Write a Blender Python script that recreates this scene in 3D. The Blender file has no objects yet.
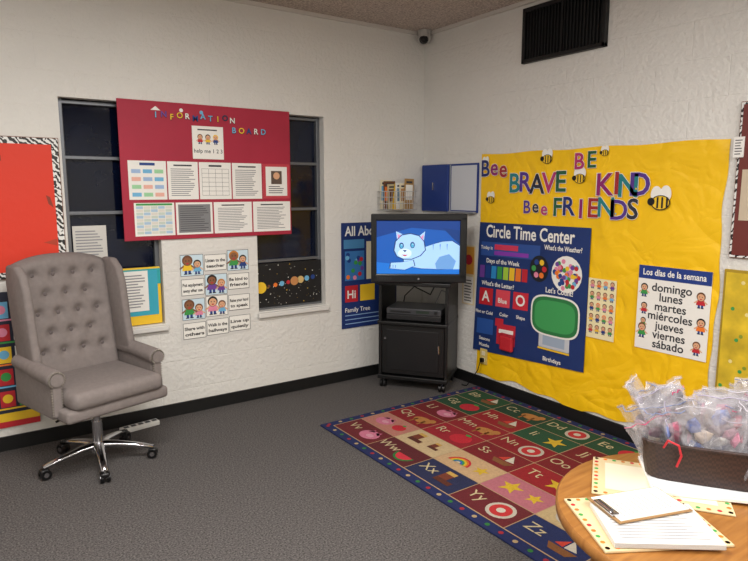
import bpy, bmesh, math, random
from mathutils import Vector, Matrix, noise
random.seed(7)
scene=bpy.context.scene
try:
    scene.view_settings.view_transform='Standard'
except Exception: pass

# ------------------------------------------------------------ materials
def lin(c):
    if isinstance(c,str):
        c=[int(c[i:i+2],16)/255 for i in (0,2,4)]
    return tuple((x/12.92 if x<=.04045 else ((x+.055)/1.055)**2.4) for x in c)
_m={}
def mat(name,col='808080',rough=.6,metal=0,bump=0,bscale=60,var=0,vscale=8,emit=0,alpha=1,coat=0):
    if name in _m: return _m[name]
    m=bpy.data.materials.new(name);m.use_nodes=True
    nt=m.node_tree;b=nt.nodes['Principled BSDF'];c=lin(col)
    b.inputs['Base Color'].default_value=(*c,1);b.inputs['Roughness'].default_value=rough
    b.inputs['Metallic'].default_value=metal
    if coat: b.inputs['Coat Weight'].default_value=coat
    if alpha<1: b.inputs['Alpha'].default_value=alpha
    if emit:
        b.inputs['Emission Color'].default_value=(*c,1);b.inputs['Emission Strength'].default_value=emit
    if bump or var:
        tc=nt.nodes.new('ShaderNodeTexCoord')
    if var:
        n=nt.nodes.new('ShaderNodeTexNoise');n.inputs['Scale'].default_value=vscale;n.inputs['Detail'].default_value=5
        nt.links.new(tc.outputs['Object'],n.inputs['Vector'])
        r=nt.nodes.new('ShaderNodeValToRGB')
        r.color_ramp.elements[0].position=.3;r.color_ramp.elements[1].position=.7
        r.color_ramp.elements[0].color=(*[max(0,x*(1-var)) for x in c],1)
        r.color_ramp.elements[1].color=(*[min(1,x*(1+var)) for x in c],1)
        nt.links.new(n.outputs['Fac'],r.inputs['Fac']);nt.links.new(r.outputs['Color'],b.inputs['Base Color'])
    if bump:
        n=nt.nodes.new('ShaderNodeTexNoise');n.inputs['Scale'].default_value=bscale;n.inputs['Detail'].default_value=4
        nt.links.new(tc.outputs['Object'],n.inputs['Vector'])
        bp=nt.nodes.new('ShaderNodeBump');bp.inputs['Strength'].default_value=bump;bp.inputs['Distance'].default_value=.01
        nt.links.new(n.outputs['Fac'],bp.inputs['Height']);nt.links.new(bp.outputs['Normal'],b.inputs['Normal'])
    _m[name]=m;return m
def C(hexc,rough=.55):
    return mat('paint_'+hexc,hexc,rough)
def wallmat(name,axis):
    m=mat(name,'e1dfda',.7,var=.03,vscale=1.5);nt=m.node_tree;b=nt.nodes['Principled BSDF']
    tc=nt.nodes.new('ShaderNodeTexCoord');sp=nt.nodes.new('ShaderNodeSeparateXYZ');cb=nt.nodes.new('ShaderNodeCombineXYZ')
    nt.links.new(tc.outputs['Object'],sp.inputs[0]);nt.links.new(sp.outputs[axis],cb.inputs[0]);nt.links.new(sp.outputs[2],cb.inputs[1])
    br=nt.nodes.new('ShaderNodeTexBrick');br.inputs['Scale'].default_value=1
    br.inputs['Brick Width'].default_value=.4;br.inputs['Row Height'].default_value=.2;br.inputs['Mortar Size'].default_value=.005;br.inputs['Mortar Smooth'].default_value=1
    nt.links.new(cb.outputs[0],br.inputs['Vector'])
    n=nt.nodes.new('ShaderNodeTexNoise');n.inputs['Scale'].default_value=38;n.inputs['Detail'].default_value=6
    nt.links.new(tc.outputs['Object'],n.inputs['Vector'])
    m1=nt.nodes.new('ShaderNodeMath');m1.operation='MULTIPLY';m1.inputs[1].default_value=-.16
    nt.links.new(br.outputs['Fac'],m1.inputs[0])
    m2=nt.nodes.new('ShaderNodeMath');m2.operation='ADD'
    nt.links.new(m1.outputs[0],m2.inputs[0]);nt.links.new(n.outputs['Fac'],m2.inputs[1])
    bp=nt.nodes.new('ShaderNodeBump');bp.inputs['Strength'].default_value=.65;bp.inputs['Distance'].default_value=.012
    nt.links.new(m2.outputs[0],bp.inputs['Height']);nt.links.new(bp.outputs['Normal'],b.inputs['Normal'])
    return m
def speckle(name,c1,c2,scale,rough,bump,lo=.4,hi=.6):
    m=mat(name,c1,rough);nt=m.node_tree;b=nt.nodes['Principled BSDF']
    tc=nt.nodes.new('ShaderNodeTexCoord');n=nt.nodes.new('ShaderNodeTexNoise');n.inputs['Scale'].default_value=scale;n.inputs['Detail'].default_value=6;n.inputs['Roughness'].default_value=.7
    nt.links.new(tc.outputs['Object'],n.inputs['Vector'])
    r=nt.nodes.new('ShaderNodeValToRGB');r.color_ramp.elements[0].position=lo;r.color_ramp.elements[1].position=hi
    r.color_ramp.elements[0].color=(*lin(c1),1);r.color_ramp.elements[1].color=(*lin(c2),1)
    nt.links.new(n.outputs['Fac'],r.inputs['Fac']);nt.links.new(r.outputs['Color'],b.inputs['Base Color'])
    bp=nt.nodes.new('ShaderNodeBump');bp.inputs['Strength'].default_value=bump;bp.inputs['Distance'].default_value=.01
    nt.links.new(n.outputs['Fac'],bp.inputs['Height']);nt.links.new(bp.outputs['Normal'],b.inputs['Normal'])
    return m
def zebra():
    if 'zebra' in _m: return _m['zebra']
    m=mat('zebra','ffffff',.5);nt=m.node_tree;b=nt.nodes['Principled BSDF']
    tc=nt.nodes.new('ShaderNodeTexCoord');w=nt.nodes.new('ShaderNodeTexWave');w.inputs['Scale'].default_value=16;w.inputs['Distortion'].default_value=7;w.inputs['Detail Scale'].default_value=2
    w.bands_direction='DIAGONAL';nt.links.new(tc.outputs['Object'],w.inputs['Vector'])
    r=nt.nodes.new('ShaderNodeValToRGB');r.color_ramp.interpolation='CONSTANT'
    r.color_ramp.elements[0].color=(.01,.01,.01,1);r.color_ramp.elements[1].color=(.8,.8,.78,1);r.color_ramp.elements[1].position=.45
    nt.links.new(w.outputs['Fac'],r.inputs['Fac']);nt.links.new(r.outputs['Color'],b.inputs['Base Color']);return m
def woodmat():
    m=mat('birch_wood','b98145',.4);nt=m.node_tree;b=nt.nodes['Principled BSDF']
    tc=nt.nodes.new('ShaderNodeTexCoord');mp=nt.nodes.new('ShaderNodeMapping');mp.inputs['Scale'].default_value=(3,30,3)
    nt.links.new(tc.outputs['Object'],mp.inputs[0]);n=nt.nodes.new('ShaderNodeTexNoise');n.inputs['Scale'].default_value=2;n.inputs['Detail'].default_value=6
    nt.links.new(mp.outputs[0],n.inputs['Vector']);r=nt.nodes.new('ShaderNodeValToRGB')
    r.color_ramp.elements[0].position=.3;r.color_ramp.elements[1].position=.7
    r.color_ramp.elements[0].color=(*lin('8a5828'),1);r.color_ramp.elements[1].color=(*lin('a67238'),1)
    nt.links.new(n.outputs['Fac'],r.inputs['Fac']);nt.links.new(r.outputs['Color'],b.inputs['Base Color']);return m
def yellowpaper():
    m=mat('yellow_butcher_paper','fac80c',.45);nt=m.node_tree;b=nt.nodes['Principled BSDF']
    tc=nt.nodes.new('ShaderNodeTexCoord');acc=None
    for sc,dist,wt in ((2.0,.7,1.0),(5.0,1.0,.3)):
        n=nt.nodes.new('ShaderNodeTexNoise');n.inputs['Scale'].default_value=sc;n.inputs['Detail'].default_value=2;n.inputs['Distortion'].default_value=dist
        nt.links.new(tc.outputs['Object'],n.inputs['Vector'])
        s=nt.nodes.new('ShaderNodeMath');s.operation='SUBTRACT';s.inputs[1].default_value=.5;nt.links.new(n.outputs['Fac'],s.inputs[0])
        a=nt.nodes.new('ShaderNodeMath');a.operation='ABSOLUTE';nt.links.new(s.outputs[0],a.inputs[0])
        k=nt.nodes.new('ShaderNodeMath');k.operation='MULTIPLY';k.inputs[1].default_value=wt;nt.links.new(a.outputs[0],k.inputs[0])
        if acc is None: acc=k
        else:
            ad=nt.nodes.new('ShaderNodeMath');ad.operation='ADD';nt.links.new(acc.outputs[0],ad.inputs[0]);nt.links.new(k.outputs[0],ad.inputs[1]);acc=ad
    bp=nt.nodes.new('ShaderNodeBump');bp.inputs['Strength'].default_value=1;bp.inputs['Distance'].default_value=.05
    nt.links.new(acc.outputs[0],bp.inputs['Height']);nt.links.new(bp.outputs['Normal'],b.inputs['Normal']);return m
def wovenmat():
    m=mat('brown_woven','3a2722',.5);nt=m.node_tree;b=nt.nodes['Principled BSDF']
    tc=nt.nodes.new('ShaderNodeTexCoord');n=nt.nodes.new('ShaderNodeTexChecker');n.inputs['Scale'].default_value=110
    n.inputs['Color1'].default_value=(*lin('3e2a25'),1);n.inputs['Color2'].default_value=(*lin('2e1f1c'),1)
    nt.links.new(tc.outputs['Object'],n.inputs['Vector']);nt.links.new(n.outputs['Color'],b.inputs['Base Color']);return m

# ------------------------------------------------------------ builder
def frame(o,u,v):
    u=Vector(u).normalized();v=Vector(v).normalized();w=u.cross(v)
    return Matrix(((u.x,v.x,w.x,o[0]),(u.y,v.y,w.y,o[1]),(u.z,v.z,w.z,o[2]),(0,0,0,1)))
WA=frame((0,0,0),(1,0,0),(0,0,1))
WB=frame((0,0,0),(0,-1,0),(0,0,1))
ID=Matrix.Identity(4)
class Bld:
    def __init__(s,M=ID): s.M=M;s.v=[];s.f=[];s.mi=[];s.sm=[];s.mats=[]
    def mid(s,m):
        if m not in s.mats: s.mats.append(m)
        return s.mats.index(m)
    def add(s,vs,fs,m,smooth=False,L=None):
        M=s.M if L is None else s.M@L
        b=len(s.v);s.v+= [M@Vector(p) for p in vs];k=s.mid(m)
        for f in fs: s.f.append([b+i for i in f]);s.mi.append(k);s.sm.append(smooth)
    def bm(s,bm,m,smooth=False,L=None):
        bm.verts.ensure_lookup_table()
        for i,v in enumerate(bm.verts): v.index=i
        s.add([v.co.copy() for v in bm.verts],[[v.index for v in f.verts] for f in bm.faces],m,smooth,L);bm.free()
    def box(s,lo,hi,m,bev=0,seg=2,smooth=False,L=None):
        if not bev:
            x0,y0,z0=lo;x1,y1,z1=hi
            s.add([(x0,y0,z0),(x1,y0,z0),(x1,y1,z0),(x0,y1,z0),(x0,y0,z1),(x1,y0,z1),(x1,y1,z1),(x0,y1,z1)],
              [(0,3,2,1),(4,5,6,7),(0,1,5,4),(1,2,6,5),(2,3,7,6),(3,0,4,7)],m,False,L);return
        b=bmesh.new();bmesh.ops.create_cube(b,size=1)
        for v in b.verts: v.co=Vector([(lo[i]+hi[i])/2+v.co[i]*(hi[i]-lo[i]) for i in range(3)])
        bmesh.ops.bevel(b,geom=b.edges[:],offset=bev,segments=seg,profile=.5,affect='EDGES')
        s.bm(b,m,smooth or seg>2,L)
    def cyl(s,p,q,r1,m,r2=None,n=16,L=None,smooth=True,cap=True):
        r2=r1 if r2 is None else r2;p=Vector(p);q=Vector(q);d=(q-p).normalized()
        a=d.orthogonal().normalized();c=d.cross(a);vs=[];
        for k in range(n):
            t=2*math.pi*k/n;e=a*math.cos(t)+c*math.sin(t);vs.append(p+e*r1)
        for k in range(n):
            t=2*math.pi*k/n;e=a*math.cos(t)+c*math.sin(t);vs.append(q+e*r2)
        s.add(vs,[(k,(k+1)%n,n+(k+1)%n,n+k) for k in range(n)],m,smooth,L)
        if cap: s.add(vs,[tuple(range(n))[::-1],tuple(range(n,2*n))],m,False,L)
    def sph(s,c,r,m,sc=(1,1,1),n=12,L=None):
        b=bmesh.new();bmesh.ops.create_uvsphere(b,u_segments=n,v_segments=max(6,n//2),radius=r)
        for v in b.verts: v.co=Vector((c[0]+v.co.x*sc[0],c[1]+v.co.y*sc[1],c[2]+v.co.z*sc[2]))
        s.bm(b,m,True,L)
    def tube(s,pts,r,m,n=6,L=None):
        for a,b in zip(pts,pts[1:]): s.cyl(a,b,r,m,n=n,L=L)
        for a in pts[1:-1]: s.sph(a,r,m,n=6,L=L)
    def rect(s,u0,v0,u1,v1,w,m,L=None): s.add([(u0,v0,w),(u1,v0,w),(u1,v1,w),(u0,v1,w)],[(0,1,2,3)],m,False,L)
    def poly(s,pts,w,m,L=None): s.add([(a,b,w) for a,b in pts],[tuple(range(len(pts)))],m,False,L)
    def disc(s,u,v,r,w,m,rv=None,n=20,a0=0,a1=360,L=None):
        rv=rv or r;full=(a1-a0)>=360;k=n if full else n+1
        s.poly([(u+r*math.cos(math.radians(a0+(a1-a0)*i/n)),v+rv*math.sin(math.radians(a0+(a1-a0)*i/n))) for i in range(k)],w,m,L)
    def prism(s,prof,x0,x1,m,bev=0,L=None,smooth=False,seg=2):
        b=bmesh.new();a=[b.verts.new((x0,y,z)) for y,z in prof];c=[b.verts.new((x1,y,z)) for y,z in prof];n=len(prof)
        b.faces.new(a[::-1]);b.faces.new(c)
        for i in range(n): b.faces.new((a[i],a[(i+1)%n],c[(i+1)%n],c[i]))
        bmesh.ops.recalc_face_normals(b,faces=b.faces[:])
        if bev: bmesh.ops.bevel(b,geom=b.edges[:],offset=bev,segments=seg,profile=.5,affect='EDGES',clamp_overlap=True)
        s.bm(b,m,smooth,L)
    def text(s,t,u,v,size,w,m,bold=0,width=None,align='CENTER',L=None,rot=0):
        c=bpy.data.curves.new('t','FONT');c.body=t;c.size=size;c.align_x='LEFT';c.offset=bold*size;c.resolution_u=3
        o=bpy.data.objects.new('t',c);scene.collection.objects.link(o)
        bpy.context.view_layer.update()
        me=bpy.data.meshes.new_from_object(o.evaluated_get(bpy.context.evaluated_depsgraph_get()))
        vs=[x.co.copy() for x in me.vertices];fs=[list(p.vertices) for p in me.polygons]
        bpy.data.objects.remove(o);bpy.data.curves.remove(c);bpy.data.meshes.remove(me)
        if not vs: return
        a=min(x.x for x in vs);b=max(x.x for x in vs);k=1 if not width else width/(b-a)
        off={'CENTER':(a+b)/2,'LEFT':a,'RIGHT':b}[align];cr,sr=math.cos(rot),math.sin(rot);out=[]
        for x in vs:
            p=(x.x-off)*k;q=x.y;out.append((u+p*cr-q*sr,v+p*sr+q*cr,w))
        s.add(out,fs,m,False,L)
    def lines(s,u0,v0,u1,v1,n,w,m,fill=.35,jit=.3):
        st=(v1-v0)/n
        for i in range(n):
            e=u1-(u1-u0)*random.random()*jit;y=v0+st*(i+.5)
            s.rect(u0,y-st*fill/2,e,y+st*fill/2,w,m)
    def build(s,name,parent=None,bevel=0):
        me=bpy.data.meshes.new(name)
        lo=Vector([min(p[i] for p in s.v) for i in range(3)]);hi=Vector([max(p[i] for p in s.v) for i in range(3)])
        c=(lo+hi)/2
        me.from_pydata([p-c for p in s.v],[],s.f);me.update()
        for m in s.mats: me.materials.append(m)
        for i,p in enumerate(me.polygons): p.material_index=s.mi[i];p.use_smooth=s.sm[i]
        o=bpy.data.objects.new(name,me);o.location=c;scene.collection.objects.link(o)
        if parent: o.parent=parent
        return o
def empty(name,loc=(0,0,0)):
    o=bpy.data.objects.new(name,None);o.empty_display_size=.1;scene.collection.objects.link(o);return o

WHITE=C('f2f0ea');PAPER=C('efede8');BLK=C('101012',.5);INK=C('3a3a40')
BLACKPL=mat('black_plastic','0c0c0e',.35);CHROME=mat('chrome','c8c8cc',.15,1)
RED=C('c22430');YEL=C('f2c62a');NAVY=C('1d3f86');GRN=C('3c9a4a');PINK=C('e58aa8');ORG=C('ef7a28');SKY=C('6fb4dc');PUR=C('70409a');BRN=C('6b4228');SKIN=C('e0ac86');CREAM=C('eadfc0');TEAL=C('2aa5a8')
COLS=[RED,YEL,NAVY,GRN,PINK,ORG,SKY,PUR]

# ------------------------------------------------------------ room shell
H=2.74;XL=-5.2;YB=-6.6
wa=wallmat('painted_block_left',0);wb=wallmat('painted_block_right',1)
b=Bld()
wt,wbt=2.03,.63
b.box((XL,0,0),(-2.70,.2,H),wa);b.box((-2.70,0,0),(-2.16,.2,wbt),wa);b.box((-2.70,0,wt),(-2.16,.2,H),wa)
b.box((-2.16,0,0),(-1.50,.2,H),wa);b.box((-1.50,0,0),(-.95,.2,wbt),wa);b.box((-1.50,0,wt),(-.95,.2,H),wa)
b.box((-.95,0,0),(0,.2,H),wa);b.build('wall_left')
b=Bld();b.box((0,YB,0),(.2,.2,H),wb);b.build('wall_right')
b=Bld();b.box((XL-.2,YB-.2,0),(XL,.2,H),wb);b.build('wall_side')
b=Bld();b.box((XL,YB-.2,0),(.2,YB,H),wa);b.build('wall_rear')
carpet=speckle('gray_carpet','2f2c2b','767170',120,.95,.7,.38,.66)
b=Bld();b.box((XL-.2,YB-.2,-.1),(.2,.2,0),carpet);b.build('floor')
b=Bld();b.box((XL-.2,YB-.2,H),(.2,.2,H+.1),speckle('popcorn_ceiling','8f8078','dccfc4',75,.95,.9,.36,.62));b.build('ceiling')
base=mat('black_rubber_base','0d0d0e',.5)
b=Bld();b.box((XL,-.012,0),(-.012,-.0005,.085),base);b.build('baseboard_left')
b=Bld();b.box((-.012,YB,0),(-.0005,-.0005,.085),base);b.build('baseboard_right')
b=Bld();b.box((XL,-.022,H-.025),(0,-.0005,H-.0005),C('d2cdc6'));b.build('trim_1')
b=Bld();b.box((-.022,YB,H-.025),(-.0005,-.0225,H-.0005),C('d2cdc6'));b.build('trim_2')

# windows
ALU=mat('window_aluminium','6f7277',.45,.6);NIGHT=mat('night_glass','0a1226',.06,var=.5,vscale=2)
NIGHT.node_tree.nodes['Principled BSDF'].inputs['Specular IOR Level'].default_value=.35
def window(name,x0,x1):
    b=Bld();fy0,fy1=.06,.11
    b.box((x0,fy0+.035,wbt),(x1,fy1,wt),NIGHT)
    for a,c in ((x0,x0+.028),(x1-.028,x1)): b.box((a,fy0,wbt),(c,fy0+.045,wt),ALU,.004)
    for z in (wbt,.98,1.35,1.68,wt-.03): b.box((x0+.02,fy0,z),(x1-.02,fy0+.045,z+.022),ALU,.004)
    b.box((x0-.015,-.035,wbt-.035),(x1+.015,-.0005,wbt),C('dcdad6'),.006)
    b.box((x0,0,wbt),(x1,fy0+.01,wbt+.006),C('dcdad6'))
    return b.build(name)
window('window_1',-2.699,-2.161);window('window_2',-1.499,-.951)

# ------------------------------------------------------------ left wall decor
def zeb_board(name,M,u0,v0,u1,v1,inner,bw=.04):
    b=Bld(M);b.box((u0,v0,.002),(u1,v1,.016),C('7c4a2c'),.003);b.rect(u0+.004,v0+.004,u1-.004,v1-.004,.0175,zebra())
    b.box((u0+bw,v0+bw,.017),(u1-bw,v1-bw,.0195),inner);return b
b=zeb_board('x',WA,-3.62,1.0,-2.715,1.795,mat('orange_red_paper','dc3418',.6,bump=.3,bscale=12))
b.box((-3.02,1.66,.0196),(-3.008,1.69,.026),C('8a3018'))
b.poly([(-2.765,1.4),(-2.79,1.42),(-2.80,1.47),(-2.78,1.46)],.021,C('8a3018'));b.poly([(-2.83,1.2),(-2.76,1.18),(-2.76,1.22)],.021,C('b53a1e'))
b.build('orange_bulletin_board')
b=Bld(WA);b.box((-3.7,.14,.002),(-2.92,.93,.014),C('20253a'),.003)
b.rect(-3.7,.14,-2.92,.175,.0145,RED);b.rect(-3.7,.175,-2.92,.225,.0147,YEL)
for r in range(5):
    z=.26+r*.13;b.rect(-3.69,z-.015,-2.93,z-.005,.0145,[YEL,SKY,ORG,GRN,PINK][r])
    for k in range(8):
        x=-3.67+k*.093;c=random.choice(COLS);b.rect(x,z,x+.075,z+.095,.0152,random.choice([CREAM,WHITE,c]));b.disc(x+.037,z+.05,.026,.0158,random.choice(COLS))
b.build('pocket_chart')

# red information board
b=Bld(WA);redp=mat('red_board_paper','a91e3a',.6,var=.06,vscale=5,bump=.25,bscale=9)
b.box((-2.385,1.185,.004),(-1.235,2.045,.014),redp,.003)
cx=-2.16
for i,ch in enumerate('INFORMATION'):
    y=1.945+.008*math.sin(i*2.3);m=[NAVY,SKY,C('2a2a50'),PUR,YEL][(i*3)%5]
    b.text(ch,cx+i*.05,y,.05,.0158,C('3a1020'),.05);b.text(ch,cx+i*.05,y+.002,.05,.0165,m if i%2 else [SKY,WHITE,YEL][i%3],.015)
for i,ch in enumerate('BOARD'):
    b.text(ch,-1.65+i*.053,1.875,.052,.0158,C('3a1020'),.05);b.text(ch,-1.65+i*.053,1.877,.052,.0165,[SKY,YEL,NAVY,WHITE,SKY][i],.015)
b.poly([(-2.19,1.99),(-2.16,2.015),(-2.13,1.99)],.0168,WHITE);b.disc(-2.0,2.0,.012,.0168,WHITE);b.disc(-1.87,1.995,.012,.0168,SKY)
def paper(b,u0,v0,u1,v1,w,kind=0):
    b.rect(u0,v0,u1,v1,w,PAPER);W=u1-u0;Hh=v1-v0
    if kind==0: b.rect(u0+W*.2,v1-Hh*.12,u1-W*.2,v1-Hh*.08,w+.0006,INK);b.lines(u0+W*.1,v0+Hh*.08,u1-W*.1,v1-Hh*.17,14,w+.0006,C('8b8b90'),.4)
    if kind==1:
        for r in range(4):
            for c in range(3):
                x=u0+W*(.08+c*.3);z=v0+Hh*(.08+r*.2);b.rect(x,z,x+W*.24,z+Hh*.1,w+.0006,[SKY,C('9ad0a0'),C('e8b0a0'),C('9db8dc')][(r+c)%4])
        b.rect(u0+W*.3,v0+Hh*.88,u0+W*.7,v0+Hh*.95,w+.0006,NAVY)
    if kind==2:
        for r in range(9):
            for c in range(5):
                x=u0+W*(.05+c*.18);z=v0+Hh*(.06+r*.095);b.rect(x,z,x+W*.165,z+Hh*.08,w+.0006,[C('c9d4c9'),C('a9c6dd'),C('dcd9cf')][(r*2+c)%3])
        b.rect(u0+W*.05,v0+Hh*.92,u1-W*.05,v0+Hh*.98,w+.0006,GRN)
    if kind==3: b.rect(u0+W*.06,v0+Hh*.06,u1-W*.06,v1-Hh*.06,w+.0005,C('7f8083'));b.lines(u0+W*.1,v0+Hh*.1,u1-W*.1,v1-Hh*.1,12,w+.001,C('3c3c40'),.3)
    if kind==4:
        for k in range(7): b.rect(u0+W*.08,v0+Hh*(.1+k*.12),u1-W*.08,v0+Hh*(.107+k*.12),w+.0006,INK)
        for k in range(5): b.rect(u0+W*(.08+k*.21),v0+Hh*.1,u0+W*(.087+k*.21),v0+Hh*.82,w+.0006,INK)
        b.rect(u0+W*.3,v0+Hh*.88,u1-W*.3,v0+Hh*.93,w+.0006,INK)
    if kind==5:
        b.rect(u0,v0,u1,v1,w+.0004,C('c23a48'));b.rect(u0+W*.1,v0+Hh*.08,u1-W*.1,v1-Hh*.08,w+.0008,PAPER)
        b.rect(u0+W*.3,v0+Hh*.42,u0+W*.7,v0+Hh*.8,w+.0012,C('5a4a40'));b.disc((u0+u1)/2,v0+Hh*.66,W*.12,w+.0016,SKIN);b.lines(u0+W*.2,v0+Hh*.14,u1-W*.2,v0+Hh*.38,4,w+.0012,INK)
def kid(b,u,v,s,shirt,hair,w,skin=SKIN):
    b.poly([(u-.22*s,v+.42*s),(u+.22*s,v+.42*s),(u+.28*s,v+.12*s),(u-.28*s,v+.12*s)],w,shirt)
    b.rect(u-.16*s,v-.02*s,u-.03*s,v+.13*s,w,NAVY);b.rect(u+.03*s,v-.02*s,u+.16*s,v+.13*s,w,NAVY)
    b.disc(u,v+.64*s,.27*s,w+.0004,hair);b.disc(u,v+.6*s,.21*s,w+.0008,skin)
    for d in (-1,1):
        b.poly([(u+d*.2*s,v+.42*s),(u+d*.42*s,v+.25*s),(u+d*.36*s,v+.2*s),(u+d*.18*s,v+.33*s)],w+.0002,skin);b.disc(u+d*.08*s,v+.63*s,.03*s,w+.0012,BLK,n=8)
        b.poly([(u+d*.02*s,v-.02*s),(u+d*.2*s,v-.02*s),(u+d*.2*s,v-.07*s),(u+d*.02*s,v-.07*s)],w,BLK)
    b.disc(u,v+.52*s,.07*s,w+.0012,RED,a0=180,a1=360,n=8)
b.rect(-1.937,1.70,-1.728,1.91,.0172,PAPER);b.rect(-1.93,1.707,-1.735,1.903,.0175,WHITE)
for k in range(3): kid(b,-1.885+k*.052,1.80,.065,COLS[k],[BRN,BLK,YEL][k],.018)
b.text('help me 1 2 3',-1.832,1.74,.035,.018,INK,.01);b.rect(-1.9,1.883,-1.77,1.891,.018,INK)
for (a,c,k) in ((-2.343,-2.112,1),(-2.104,-1.908,0),(-1.90,-1.682,4),(-1.674,-1.46,0),(-1.45,-1.245,5)): paper(b,a,1.44,c,1.68,.016,k)
for (a,c,k) in ((-2.32,-2.072,2),(-2.062,-1.82,3),(-1.81,-1.54,0),(-1.53,-1.245,0)): paper(b,a,1.212,c,1.42,.016,k)
b.build('red_information_board')

# papers at left window
b=Bld(WA);b.M=WA@Matrix.Translation((0,0,-.058));b.box((-2.665,.99,0),(-2.475,1.285,.002),C('cfcdc8'));b.lines(-2.65,1.01,-2.49,1.26,14,.0025,C('8b8b90'),.4);b.build('taped_notice_sheet')
b=Bld(WA);b.M=WA@Matrix.Translation((0,0,-.03))
b.box((-2.53,.64,-.02),(-2.17,1.01,.004),YEL,.003);b.rect(-2.53,.90,-2.17,1.0,.005,TEAL);b.rect(-2.51,.70,-2.19,.99,.0055,C('37a8c0'))
b.disc(-2.49,.97,.02,.006,YEL);b.rect(-2.44,.73,-2.25,.99,.0065,PAPER);b.lines(-2.425,.75,-2.265,.97,12,.007,C('8b8b90'),.4)
for k in range(5): b.disc(-2.475,.74+.045*k,.015,.006,[YEL,ORG,GRN][k%3])
b.build('yellow_lunch_menu_board')

# classroom rules poster set
b=Bld(WA);b.poly([(-2.065,.475),(-1.57,.515),(-1.57,1.105),(-2.055,1.085)],.003,C('d9d7d3'))
cards=[]
for r in range(4):
    for c in range(3):
        cards.append((-2.05+c*.161,.49+r*.148+c*.007,r,c))
txt={(3,1):'Listen to the\nteacher',(2,0):'Put equipment\naway after use',(1,2):'Raise your hand\nto speak',(0,1):'Walk in the\nhallways',(0,2):'Line up\nquietly',(2,2):'Be kind to\nfriends',(0,0):'Share with\nothers'}
for u0,v0,r,c in cards:
    key=(r,c)
    if key in txt:
        b.box((u0+.002,v0+.02,.004),(u0+.157,v0+.13,.0055),WHITE,.0004)
        for e in (v0+.02,v0+.127): b.rect(u0+.002,e,u0+.157,e+.003,.006,INK)
        for e in (u0+.002,u0+.154): b.rect(e,v0+.02,e+.003,v0+.13,.006,INK)
        b.text(txt[key].split('\n')[0],u0+.079,v0+.08,.030,.006,BLK,.03,width=.135);b.text(txt[key].split('\n')[1],u0+.079,v0+.042,.030,.006,BLK,.03,width=.13)
    else:
        b.rect(u0+.002,v0+.001,u0+.157,v0+.144,.004,INK);b.rect(u0+.005,v0+.004,u0+.154,v0+.141,.0045,[WHITE,C('cfe4ef')][(r+c)%2])
        kid(b,u0+.05,v0+.022,.13,COLS[(r*3+c)%8],[BRN,BLK,C('c07a2c')][c],.005,[SKIN,C('8a5a3c')][(r+c)%2])
        kid(b,u0+.115,v0+.017,.10,COLS[(r+c*2+3)%8],[BLK,BRN,C('c07a2c')][r%3],.005)
b.build('classroom_rules_poster')

# solar system border on right window glass
b=Bld(WA);b.M=WA@Matrix.Translation((0,0,-.055));b.box((-1.495,.655,-.004),(-.955,.975,.0),C('07080c'))
for k in range(70): b.disc(-1.485+random.random()*.52,.665+random.random()*.3,random.choice([.0015,.0025,.004]),.0006,random.choice([WHITE,YEL,WHITE]),n=6)
for k,(r,c) in enumerate([(.042,YEL),(.012,BRN),(.016,ORG),(.019,SKY),(.015,RED),(.033,C('c98a52')),(.027,C('d8b878')),(.02,SKY),(.018,NAVY)]):
    b.disc(-1.455+k*.052+(.01 if k else 0),.80+.006*k,r,.001,c)
b.disc(-1.14,.842,.042,.0008,C('9a7a50'),rv=.008)
b.build('solar_system_poster')

# blue "All About" poster
b=Bld(WA);nb=mat('navy_poster_fabric','152f6c',.6,bump=.2,bscale=15)
b.box((-.81,.42,.002),(-.28,1.25,.008),nb,.002);b.text('All About Me',-.78,1.15,.105,.009,WHITE,.02,align='LEFT',width=.48)
b.rect(-.79,1.05,-.60,1.12,.009,C('4a88b8'))
b.rect(-.78,.80,-.60,1.03,.009,C('3a78b8'))
for k in range(14): b.disc(-.765+random.random()*.15,.82+random.random()*.19,.018,.0094+k*.0001,random.choice(COLS),n=9)
b.rect(-.58,.8,-.31,1.1,.009,CREAM)
b.rect(-.78,.63,-.66,.76,.009,RED);b.text('Hi',-.72,.66,.09,.0095,WHITE,.02);b.rect(-.64,.63,-.5,.76,.009,YEL)
b.text('Family Tree',-.78,.55,.05,.0095,WHITE,.01,align='LEFT');b.lines(-.78,.44,-.35,.54,3,.009,C('8fb0dc'),.2)
b.build('blue_about_me_poster')

# wire basket with books
b=Bld(WA);wm=mat('white_wire','d0d0d0',.4,.5);u0,u1,z0,z1,d=-.47,-.17,1.345,1.49,.13
for z in (z0,z0+.05,z0+.1,z1):
    b.tube([(u0,z,.004),(u0,z,d),(u1,z,d),(u1,z,.004),(u0,z,.004)],.003,wm)
for k in range(13):
    x=u0+(u1-u0)*k/12;b.tube([(x,z1,d),(x,z0,d),(x,z0,.004)],.002,wm,n=5)
for k in range(5):
    w=.01+k*.03
    for x in (u0,u1): b.cyl((x,z0,w),(x,z1,w),.0018,wm,n=5)
for k in range(7):
    x=u0+.01+k*.03;hh=.19+random.random()*.05;L=Matrix.Translation((x,z0+.006,.02+.013*k))@Matrix.Rotation(random.uniform(-.15,.1),4,'Z')
    bw_=.11 if k<5 else .09
    b.box((0,0,0),(bw_,hh,.006),[CREAM,BRN,C('c8b890'),YEL,WHITE,CREAM,C('b08a50')][k],L=L);b.rect(.01,hh*.3,bw_-.01,hh*.8,.0065,[SKY,ORG,BRN,C('d8c8a0'),C('7a98b0'),C('b88a5a'),WHITE][k],L=L);b.rect(.015,hh*.85,bw_-.015,hh*.92,.0065,INK,L=L)
b.build('wire_book_basket')

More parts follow.
